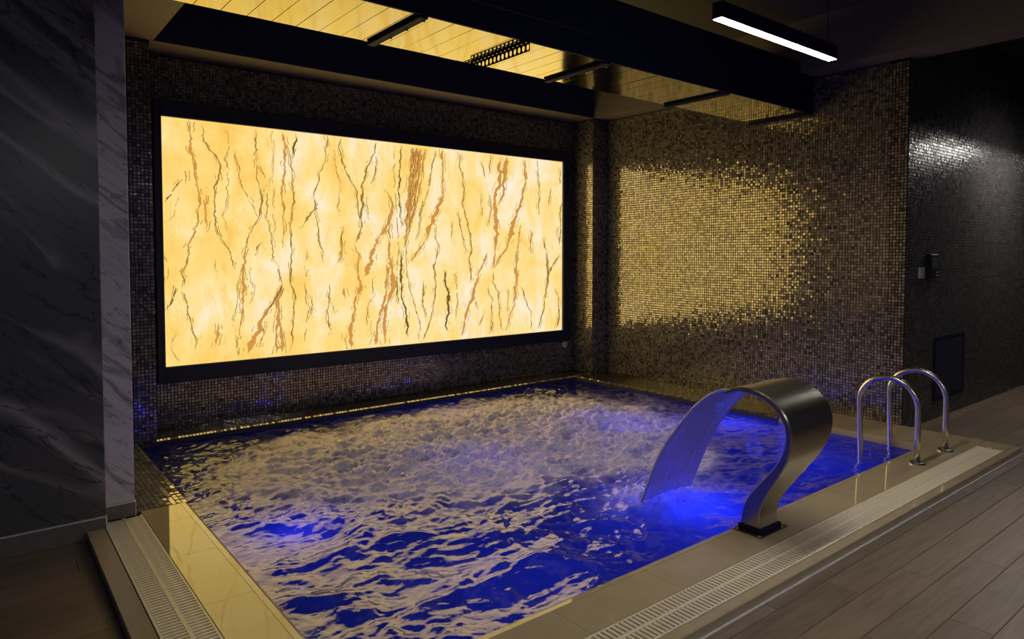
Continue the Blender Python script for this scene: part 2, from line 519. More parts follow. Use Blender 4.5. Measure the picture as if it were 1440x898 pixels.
# ---- right wall
wr = tag(box('wall_right', (XR, 2.58, -1.2), (XR + 0.15, 6.26, ZS), M['grout']), 'brown metallic mosaic side wall reflecting the glowing panel', 'wall', kind='structure')
mosaic(wr, M['mosaic'], (XR, 6.26, 0.0), (0, -1, 0), (0, 0, 1), int((6.26 - 2.58) / P), int(ZS / P), seed=5, tilt=0.022)
wf = tag(box('wall_far_right', (XR, 2.58, -0.2), (11.5, 2.75, ZC), M['grout']), 'dark charcoal mosaic wall around the corner from the pool', 'wall', kind='structure')
mosaic(wf, M['dark_mosaic'], (XR, 2.58, ZF), (1, 0, 0), (0, 0, 1), 130, int((ZC - ZF) / P), seed=6, tilt=0.03)
tag(box('wall_end', (11.5, -4.0, -0.2), (11.65, 2.75, ZC), M['soffit']), 'plain grey-brown end wall of the room', 'wall', kind='structure')
# ---- left walls
wl = tag(box('wall_left', (0.45, 4.62, -1.2), (0.725, 6.26, ZS), M['grout']), 'mosaic side wall hidden behind the marble', 'wall', kind='structure')
mosaic(wl, M['mosaic'], (0.725, 4.62, 0.0), (0, 1, 0), (0, 0, 1), int(1.64 / P), int(ZS / P), seed=8)
we = tag(box('wall_left_end', (0.40, 4.52, 0.088), (0.728, 4.62, ZC), M['white_marble'], bevel=0.004), 'white grey marble end wall with dark diagonal veins', 'wall', kind='structure')
tag(box('wall_left_front', (-3.0, 4.42, 0.066), (0.567, 4.52, ZC), M['dark_marble'], bevel=0.004), 'dark marble wall with pale diagonal veins', 'wall', kind='structure')
b1 = tag(box('baseboard_left', (-3.0, 4.412, ZF), (0.567, 4.52, 0.060), M['skirting'], bevel=0.002), 'taupe skirting under the dark marble wall', 'skirting', kind='structure')
boxes('metal_trim', [((-3.0, 4.407, 0.060), (0.571, 4.52, 0.066)), ((0.563, 4.407, ZF), (0.571, 4.4195, 0.060))], M['alu'], b1)
b2 = tag(box('baseboard_return', (0.567, 4.508, 0.0), (0.728, 4.62, 0.084), M['skirting'], bevel=0.002), 'taupe skirting under the white marble end wall', 'skirting', kind='structure')
boxes('metal_trim', [((0.567, 4.504, 0.084), (0.732, 4.62, 0.088)), ((0.7285, 4.504, 0.0), (0.7325, 4.62, 0.084))], M['alu'], b2)

# ---- mosaic ledges round the pool
PX0, PX1, PY0, PY1 = 1.03, 6.0, 2.21, 6.25
c28, s28 = math.cos(math.radians(28)), math.sin(math.radians(28))
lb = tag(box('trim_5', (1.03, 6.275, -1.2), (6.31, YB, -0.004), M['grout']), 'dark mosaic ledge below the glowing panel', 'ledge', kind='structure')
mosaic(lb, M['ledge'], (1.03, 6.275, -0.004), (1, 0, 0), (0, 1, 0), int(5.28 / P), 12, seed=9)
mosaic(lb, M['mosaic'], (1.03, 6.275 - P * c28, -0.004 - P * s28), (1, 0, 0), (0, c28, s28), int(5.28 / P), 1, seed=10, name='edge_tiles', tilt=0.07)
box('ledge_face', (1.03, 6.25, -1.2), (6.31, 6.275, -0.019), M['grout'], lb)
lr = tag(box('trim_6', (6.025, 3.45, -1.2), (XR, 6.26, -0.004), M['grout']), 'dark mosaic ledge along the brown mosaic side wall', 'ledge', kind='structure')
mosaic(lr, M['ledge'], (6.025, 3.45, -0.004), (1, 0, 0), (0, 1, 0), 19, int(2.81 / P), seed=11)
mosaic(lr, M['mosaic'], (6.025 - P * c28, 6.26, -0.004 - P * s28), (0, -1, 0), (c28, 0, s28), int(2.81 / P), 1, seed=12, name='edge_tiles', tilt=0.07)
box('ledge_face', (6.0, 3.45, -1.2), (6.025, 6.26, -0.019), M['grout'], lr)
ll = tag(box('trim_7', (0.725, 4.56, -1.2), (1.03, 6.26, -0.004), M['grout']), 'gold gleaming mosaic ledge beside the white marble end wall', 'ledge', kind='structure')
# nearest three hundred tiles one by one, the rest joined
PT = 0.0300
rngt = np.random.default_rng(21)
tile_me = []
for k in range(14):
    bm = bmesh.new()
    a = (PT - 0.0035) / 2
    vs = bm_box(bm, (-a, -a, 0), (a, a, 0.004))
    tx, ty = rngt.normal(0, 0.03, 2)
    for q in vs[4:]:
        q.co.x *= 0.9; q.co.y *= 0.9
        q.co.z += tx * q.co.x + ty * q.co.y
    me = to_mesh(bm, 'tile')
    for nm, vv in (('rnd', rngt.random()), ('rnd2', rngt.random())):
        at = me.attributes.new(nm, 'FLOAT', 'POINT')
        at.data.foreach_set('value', np.full(len(me.vertices), vv, np.float32))
    me.materials.append(M['mosaic'])
    tile_me.append(me)
for j in range(30):
    for i in range(10):
        o = link('tile', tile_me[rngt.integers(14)], None, ll)
        o.location = (0.728 + (i + 0.5) * PT, 4.562 + (j + 0.5) * PT, -0.004)
mosaic(ll, M['mosaic'], (0.728, 4.562 + 30 * PT, -0.004), (1, 0, 0), (0, 1, 0), 10, int((6.26 - 4.562 - 30 * PT) / PT), pitch=PT, seed=13, tilt=0.03)

# ---- pool basin
bs = boxes('floor_pool', [((0.7, 1.9, -1.25), (6.4, 6.6, -1.2)), ((1.0, 2.16, -1.2), (1.03, 6.27, -0.13)), ((6.0, 2.16, -1.2), (6.03, 6.27, -0.13)),
                          ((1.03, 2.16, -1.2), (6.0, 2.21, -0.13)), ((1.03, 6.25, -1.2), (6.0, 6.27, -0.13))], M['basin'])
tag(bs, 'tiled pool basin under the blue water', 'pool', kind='structure')

# ================================================================== POOL EDGE


def lip_mesh(name, a, b, along, outdir):
    """rounded nosing: section swept along X or Y from a to b; outdir points to the water"""
    sec = [(0.0, 0.0), (0.028, -0.001), (0.040, -0.006), (0.047, -0.016), (0.049, -0.030), (0.049, -0.14), (0.0, -0.14)]
    bm = bmesh.new()
    rings = []
    for t in (a, b):
        if along == 'X': rings.append([bm.verts.new((t, outdir[0] + outdir[1] * s, z)) for s, z in sec])
        else: rings.append([bm.verts.new((outdir[0] + outdir[1] * s, t, z)) for s, z in sec])
    n = len(sec)
    for k in range(n):
        bm.faces.new((rings[0][k], rings[0][(k + 1) % n], rings[1][(k + 1) % n], rings[1][k]))
    bm.faces.new(rings[0]); bm.faces.new(rings[1][::-1])
    return to_mesh(bm, name)


# near edge
cn = tag(empty('pool_coping', (3.5, 1.95, ZF)), 'long cream coping in the foreground under the steel cascade spout', 'coping')
box('outer_edge', (0.467, 1.68, ZF), (6.575, 1.735, 0.0), M['stone'], cn, 0.004)
box('channel', (0.80, 1.735, ZF - 0.03), (6.575, 1.925, -0.024), M['channel'], cn)
box('edge_strip', (0.467, 1.668, ZF), (6.575, 1.680, ZF + 0.007), M['alu'], cn)
box('end_block', (6.362, 1.736, ZF), (6.575, 1.9245, 0.0), M['stone'], cn, 0.001)
box('corner_tile', (0.467, 1.735, ZF), (0.80, 1.9255, 0.0), M['stone'], cn, 0.0006)
box('bed', (0.467, 1.925, -1.2), (6.575, 2.163, -0.010), M['channel'], cn)
xs = [0.467] + [1.35 + 0.6 * k for k in range(9)] + [6.575]
for a, b in zip(xs, xs[1:]):
    box('tile', (a + 0.0006, 1.926, -0.010), (b - 0.0006, 2.161, 0.0), M['stone'], cn, 0.0006)
link('nosing', lip_mesh('nosing', 1.03, 6.0, 'X', (2.1625, 1)), M['stone'], cn)
box('corner_tile', (6.0, 2.1625, -0.14), (6.575, 2.209, 0.0), M['stone'], cn, 0.0012)
# left edge
cl = tag(empty('pool_coping', (0.75, 3.3, ZF)), 'short glossy cream coping at the left, mirroring the glowing panel', 'coping')
box('outer_edge', (0.467, 2.166, ZF), (0.558, 4.412, 0.0), M['stone'], cl, 0.004)
box('channel', (0.558, 2.166, ZF - 0.03), (0.765, 4.507, -0.024), M['channel'], cl)
box('bed', (0.765, 2.166, -1.2), (0.985, 4.557, -0.010), M['channel'], cl)
ys = [2.166, 2.55, 3.15, 3.75, 4.28, 4.557]
for a, b in zip(ys, ys[1:]):
    box('tile', (0.766, a + 0.0005, -0.010), (0.983, b - 0.0005, 0.0), M['stone'], cl, 0.0004)
link('nosing', lip_mesh('nosing', 2.212, 4.557, 'Y', (0.9845, 1)), M['stone'], cl)
# right edge
cr = tag(empty('pool_coping', (6.3, 2.8, ZF)), 'cream coping at the foot of the brown mosaic side wall behind the handrails', 'coping')
box('bed', (6.047, 2.211, -1.2), (6.575, 3.448, -0.010), M['channel'], cr)
for a, b in ((2.211, 2.81), (2.81, 3.448)):
    box('tile', (6.0475, a + 0.0012, -0.010), (6.574, b - 0.0012, 0.0), M['stone'], cr, 0.0012)
link('nosing', lip_mesh('nosing', 2.211, 3.448, 'Y', (6.047, -1)), M['stone'], cr)

# ---- overflow gratings
SP = 0.027


def grating(label, loc, along, a, b, lo, hi):
    g = tag(empty('drain_grating', loc), label, 'grating')
    L = hi - lo
    bm = bmesh.new()
    w = 0.0085
    pts = ((-w, -L / 2 + 0.008, -0.022), (w, L / 2 - 0.008, 0.0015)) if along == 'X' else ((-L / 2 + 0.008, -w, -0.022), (L / 2 - 0.008, w, 0.0015))
    bm_box(bm, *pts)
    bmesh.ops.bevel(bm, geom=[e for e in bm.edges if all(q.co.z > 0 for q in e.verts)], offset=0.0025, segments=1, affect='EDGES')
    me = to_mesh(bm, 'slat')
    n = int((b - a) / SP)
    for k in range(n):
        o = link('slat', me, M['grate'], g)
        t = a + (k + 0.5) * SP
        o.matrix_parent_inverse = Matrix.Translation(-g.location)
        o.location = (t, (lo + hi) / 2, 0) if along == 'X' else ((lo + hi) / 2, t, 0)
    mid = lo + L * 0.52
    for nm, c, ww, zt in (('rail', lo + 0.006, 0.005, 0.0015), ('rail', hi - 0.006, 0.005, 0.0015), ('spine', mid, 0.009, 0.0025)):
        if along == 'X': box(nm, (a, c - ww, -0.022), (b, c + ww, zt), M['grate'], g, 0.001)
        else: box(nm, (c - ww, a, -0.022), (c + ww, b, zt), M['grate'], g, 0.001)
    return g


grating('long cream overflow grating along the foreground coping', (3.4, 1.83, -0.024), 'X', 0.80, 6.36, 1.737, 1.923)
grating('short cream overflow grating running down the left coping', (0.66, 3.3, -0.024), 'Y', 2.17, 4.505, 0.560, 0.763)

# ================================================================== WATER


def perlin(x, y, seed=0):
    r = np.random.default_rng(seed)
    perm = r.permutation(512)
    ang = r.random(512) * 2 * np.pi
    gx, gy = np.cos(ang), np.sin(ang)
    xi = np.floor(x).astype(int); yi = np.floor(y).astype(int)
    xf = x - xi; yf = y - yi
    def g(ix, iy, dx, dy):
        h = perm[(perm[ix % 512] + iy) % 512]
        return gx[h] * dx + gy[h] * dy
    u = xf ** 3 * (xf * (xf * 6 - 15) + 10); v = yf ** 3 * (yf * (yf * 6 - 15) + 10)
    a = g(xi, yi, xf, yf); b = g(xi + 1, yi, xf - 1, yf); c = g(xi, yi + 1, xf, yf - 1); d = g(xi + 1, yi + 1, xf - 1, yf - 1)
    return (a * (1 - u) + b * u) * (1 - v) + (c * (1 - u) + d * u) * v


def fbm(x, y, seed, octv=4, gain=0.5, lac=2.03):
    s = 0; a = 1.0
    for k in range(octv):
        s = s + a * perlin(x, y, seed + k); x = x * lac; y = y * lac; a *= gain
    return s


WZ = -0.036
gx_ = np.linspace(PX0 + 0.001, PX1 - 0.001, 450)
gy_ = np.linspace(PY0 + 0.001, PY1 - 0.001, 366)
X, Y = np.meshgrid(gx_, gy_, indexing='xy')


def gauss(cx, cy, rx, ry=None):
    ry = ry or rx
    return np.exp(-(((X - cx) / rx) ** 2 + ((Y - cy) / ry) ** 2))


# boiling zones above the massage jets, and the landing of the cascade
churn = np.clip(1.0 * gauss(2.95, 4.35, 0.95, 0.75) + 1.0 * gauss(4.35, 4.55, 0.95, 0.75) + 0.85 * gauss(3.5, 5.2, 1.5, 0.6)
                + 0.65 * gauss(4.25, 3.6, 0.55, 0.6) + 0.5 * gauss(2.1, 4.8, 0.8, 0.7), 0, 1.25)
land = gauss(3.60, 2.93, 0.36, 0.20)
wx = X + 0.10 * fbm(X * 1.6, Y * 1.6, 40, 3); wy = Y + 0.10 * fbm(X * 1.6 + 9, Y * 1.6, 44, 3)
h = 0.0
for k, (lam, amp, dirn) in enumerate(((1.1, 0.011, 0.5), (0.75, 0.008, -0.9), (0.5, 0.0065, 1.2), (0.36, 0.0042, -0.3), (0.27, 0.0030, 0.8))):
    ph = (wx * math.cos(dirn) + wy * math.sin(dirn)) * 2 * math.pi / lam + k * 1.7
    h = h + amp * (1 - np.abs(np.sin(ph / 2)) * 1.6 + 0.3 * np.sin(ph))
n_big = fbm(wx * 2.4, wy * 3.6, 3, 3)
n_mid = fbm(wx * 6.0, wy * 8.5, 11, 3)
n_fine = fbm(wx * 19, wy * 22, 17, 3, 0.6)
calm = np.clip(1 - 0.8 * gauss(5.6, 2.9, 0.9, 1.0), 0, 1)
h = h * calm + calm * (0.030 * n_big + 0.013 * n_mid) + (0.0022 + 0.0040 * np.clip((Y - 3.3) / 1.0, 0, 1)) * n_fine
rid = 1 - np.abs(fbm(wx * 3.6, wy * 4.4, 23, 4, 0.55)) * 2
h = h + churn * (0.030 * rid + 0.022 * n_mid + 0.015 * n_fine + 0.016)
h = h + 0.07 * gauss(4.55, 4.45, 0.33, 0.24) + 0.035 * gauss(2.95, 4.4, 0.4, 0.3) + 0.02 * gauss(4.25, 3.75, 0.25, 0.2)
h = h + land * (0.045 + 0.03 * n_fine + 0.02 * n_mid)
edge = np.minimum.reduce([X - PX0, PX1 - X, Y - PY0, PY1 - Y])
h = h * np.clip(0.35 + edge / 0.35, 0, 1)
h = np.clip(h - np.mean(h), -0.075, 0.16)
h = np.where(edge < 0.06, np.clip(h, -0.05, 0.024), h)
foam = np.clip(churn * 2.0 + 1.0 * fbm(wx * 2.2, wy * 2.8, 31, 4, 0.6) * (0.35 + churn) - 0.12, 0, 1) * np.clip(churn * 3.0, 0, 1)
foam = np.clip(foam * (0.55 + 0.9 * np.clip(rid, 0, 1)), 0, 1)
foam = np.maximum(foam, np.clip(land * 1.5 * (0.75 + 0.8 * fbm(X * 9, Y * 9, 51, 3)), 0, 1))
foam = np.clip(foam + 0.25 * np.clip(rid - 0.72, 0, 1) * np.clip(edge / 0.2, 0, 1), 0, 1)
V = np.stack([X, Y, WZ + h], -1).reshape(-1, 3)
ny_, nx_ = X.shape
idx = np.arange(ny_ * nx_).reshape(ny_, nx_)
F = np.stack([idx[:-1, :-1], idx[:-1, 1:], idx[1:, 1:], idx[1:, :-1]], -1).reshape(-1, 4)
wo = link('pool_water', quads_mesh('pool_water', V, F, {'foam': foam.ravel()}, True), M['water'])
tag(wo, 'churning blue pool water reflecting gold light from the panel', 'water', kind='stuff')

# ---- cascade sheet falling from the spout
prof = np.array([(2.205, 0.790), (2.28, 0.774), (2.336, 0.738), (2.41, 0.680), (2.478, 0.606), (2.555, 0.510), (2.628, 0.400), (2.69, 0.290), (2.738, 0.182), (2.79, 0.060), (2.828, -0.025)])
SX0, SX1 = 3.315, 3.775
nt_, nw_ = 90, 60
tt = np.linspace(0, 1, nt_)
cum = np.r_[0, np.cumsum(np.hypot(*np.diff(prof, axis=0).T))]; cum /= cum[-1]
py = np.interp(tt, cum, prof[:, 0]); pz = np.interp(tt, cum, prof[:, 1])
k5 = np.ones(9) / 9
py[4:-4] = np.convolve(py, k5, 'valid'); pz[4:-4] = np.convolve(pz, k5, 'valid')
ss = np.linspace(0, 1, nw_)
T2, S2 = np.meshgrid(tt, ss, indexing='ij')
ny2 = np.gradient(pz)[:, None]; nz2 = -np.gradient(py)[:, None]
ln = np.hypot(ny2, nz2); ny2 = ny2 / ln; nz2 = nz2 / ln
amp = 0.002 + 0.011 * T2
rip = perlin(S2 * 26 + T2 * 1.0, T2 * 3.2, 61) + 0.5 * perlin(S2 * 50, T2 * 7, 62)
off = amp * rip
grow = 1 + 0.10 * T2
xc = (SX0 + SX1) / 2
Xs = xc + (S2 - 0.5) * (SX1 - SX0) * grow + 0.006 * T2 * perlin(T2 * 9, S2 * 0 + (S2 > 0.5) * 5.5, 66)
edge_b = np.clip(np.abs(S2 - 0.5) * 2 - 0.93, 0, 1) / 0.07
bulge = 0.006 * edge_b
V0 = np.stack([Xs, py[:, None] + ny2 * (off - 0.002 - bulge), pz[:, None] + nz2 * (off - 0.002 - bulge)], -1)
V1 = np.stack([Xs, py[:, None] + ny2 * (off * 0.6 + 0.002 + bulge), pz[:, None] + nz2 * (off * 0.6 + 0.002 + bulge)], -1)
idx = np.arange(nt_ * nw_).reshape(nt_, nw_)
F0 = np.stack([idx[:-1, :-1], idx[:-1, 1:], idx[1:, 1:], idx[1:, :-1]], -1).reshape(-1, 4)
K = nt_ * nw_
F1 = F0[:, ::-1] + K
sides = []
for c_ in (0, nw_ - 1):
    a = idx[:-1, c_]; b = idx[1:, c_]
    sides.append(np.stack([a, b, b + K, a + K], -1))
fs = np.clip(0.16 + 0.8 * np.clip(rip - 0.15, 0, 1) * (0.3 + T2) + 0.75 * np.clip((T2 - 0.86) / 0.14, 0, 1) + 0.7 * edge_b, 0, 1)
so = link('falling_water', quads_mesh('falling_water', np.concatenate([V0.reshape(-1, 3), V1.reshape(-1, 3)]), np.concatenate([F0, F1] + sides), {'foam': np.r_[fs.ravel(), fs.ravel()]}, True), M['sheet'])
tag(so, 'blue lit curtain of water falling from the steel spout', 'water')

# splash drops where the curtain lands: nobody could count them
rd = np.random.default_rng(77)
bm = bmesh.new()
for k in range(150):
    a_ = rd.random(); r_ = 0.0025 + 0.0045 * rd.random() ** 2
    if k < 110: c_ = (3.3 + 0.6 * a_ + rd.normal(0, 0.05), 2.9 + rd.normal(0, 0.12), 0.035 + abs(rd.normal(0, 0.05)))
    else: c_ = (5.42 + rd.normal(0, 0.08), 2.42 + rd.normal(0, 0.07), 0.005 + abs(rd.normal(0, 0.015)))
    bmesh.ops.create_icosphere(bm, subdivisions=1, radius=r_, matrix=Matrix.Translation(c_))
dm = to_mesh(bm, 'splash_drops', True)
at = dm.attributes.new('foam', 'FLOAT', 'POINT'); at.data.foreach_set('value', np.full(len(dm.vertices), 0.5, np.float32))
tag(link('splash_drops', dm, M['sheet']), 'fine splash drops thrown up where the water curtain lands', 'splash', kind='stuff')

# ---- underwater lamps in the basin walls
lens_me = lathe_mesh('lens', [(0.0001, 0.0), (0.05, 0.0), (0.07, -0.006), (0.075, -0.012)], 20, 'Y')
ring_me = lathe_mesh('ring', [(0.074, 0.0), (0.078, 0.006), (0.095, 0.006), (0.1, 0.0), (0.1, -0.012), (0.074, -0.012)], 20, 'Y')


def uw(loc, rz, label, power=1.0, rx=0.0, reach=0.42):
    e = tag(empty('underwater_lamp', loc), label, 'lamp', 'blue underwater lamps')
    e.rotation_euler = (rx, 0, rz)
    for nm, me, mt in (('lens', lens_me, M['lens']), ('ring', ring_me, M['basin'])):
        o = bpy.data.objects.new(nm, me); COL.objects.link(o); o.parent = e
        if not me.materials: me.materials.append(mt)
        o.location = (0, 0.0125, 0)
    ld = bpy.data.lights.new('lamp_light', 'POINT')
    ld.energy = BLUE_W * power; ld.color = (0.085, 0.085, 1.0); ld.shadow_soft_size = 0.07
    lo = bpy.data.objects.new('lamp_light', ld); COL.objects.link(lo); lo.parent = e
    lo.location = (0, reach, 0)


uw((1.03, 3.85, -0.30), -math.pi / 2, 'blue underwater lamp below the left coping', 1.2)
uw((6.0, 3.7, -0.36), math.pi / 2, 'blue underwater lamp below the mosaic ledge of the brown side wall', 3.6)
uw((3.62, 2.21, -0.36), 0, 'blue underwater lamp below the cascade spout', 5.0)
uw((2.1, 2.21, -0.45), 0, 'added blue underwater lamp below the foreground coping left of the spout', 0.55)  # added to even out the blue in the water
uw((5.1, 2.21, -0.45), 0, 'added blue underwater lamp below the handrails', 1.3)  # also added for even blue along the near side
uw((3.8, 6.25, -0.45), math.pi, 'added blue underwater lamp below the panel wall ledge', 0.35)  # added lamp, no known fitting under this ledge

uw((3.05, 4.25, -1.2), 0, 'blue underwater lamp on the basin floor under the nearer churning patch', 1.0, math.pi / 2, 0.75)
uw((4.75, 4.3, -1.2), 0, 'blue underwater lamp on the basin floor under the farther churning patch', 2.2, math.pi / 2, 0.75)

# ================================================================== THINGS
# ---- glowing onyx panel
PYP = 6.600
pan = tag(empty('onyx_wall_light', (3.7, 6.6, 0.40)), 'large backlit honey onyx panel with brown veins in a black frame', 'wall light')
sheet = box('onyx_sheet', (1.305, PYP, 0.535), (6.105, PYP + 0.028, 2.770), M['onyx'], pan)
box('frame_side', (1.262, 6.572, 0.405), (1.325, YB - 0.001, 2.89), M['frame'], pan, 0.003)
box('frame_side', (6.092, 6.572, 0.405), (6.235, YB - 0.001, 2.89), M['frame'], pan, 0.003)
box('frame_top', (1.325, 6.572, 2.756), (6.092, YB - 0.001, 2.89), M['frame'], pan, 0.003)
box('frame_bottom', (1.325, 6.572, 0.405), (6.092, YB - 0.001, 0.552), M['frame'], pan, 0.003)
pl_d = bpy.data.lights.new('panel_boost_light', 'AREA')  # added before the sheet so the panel lights the room more strongly
pl_d.shape = 'RECTANGLE'; pl_d.size = 4.75; pl_d.size_y = 2.19
pl_d.energy = PANEL_W; pl_d.color = (1.0, 0.68, 0.13)
pl_o = bpy.data.objects.new('panel_boost_light', pl_d); COL.objects.link(pl_o); pl_o.parent = pan
pl_o.matrix_parent_inverse = Matrix.Translation(-pan.location)
pl_o.location = (3.708, PYP - 0.010, 1.655); pl_o.rotation_euler = (math.radians(-90), 0, 0)
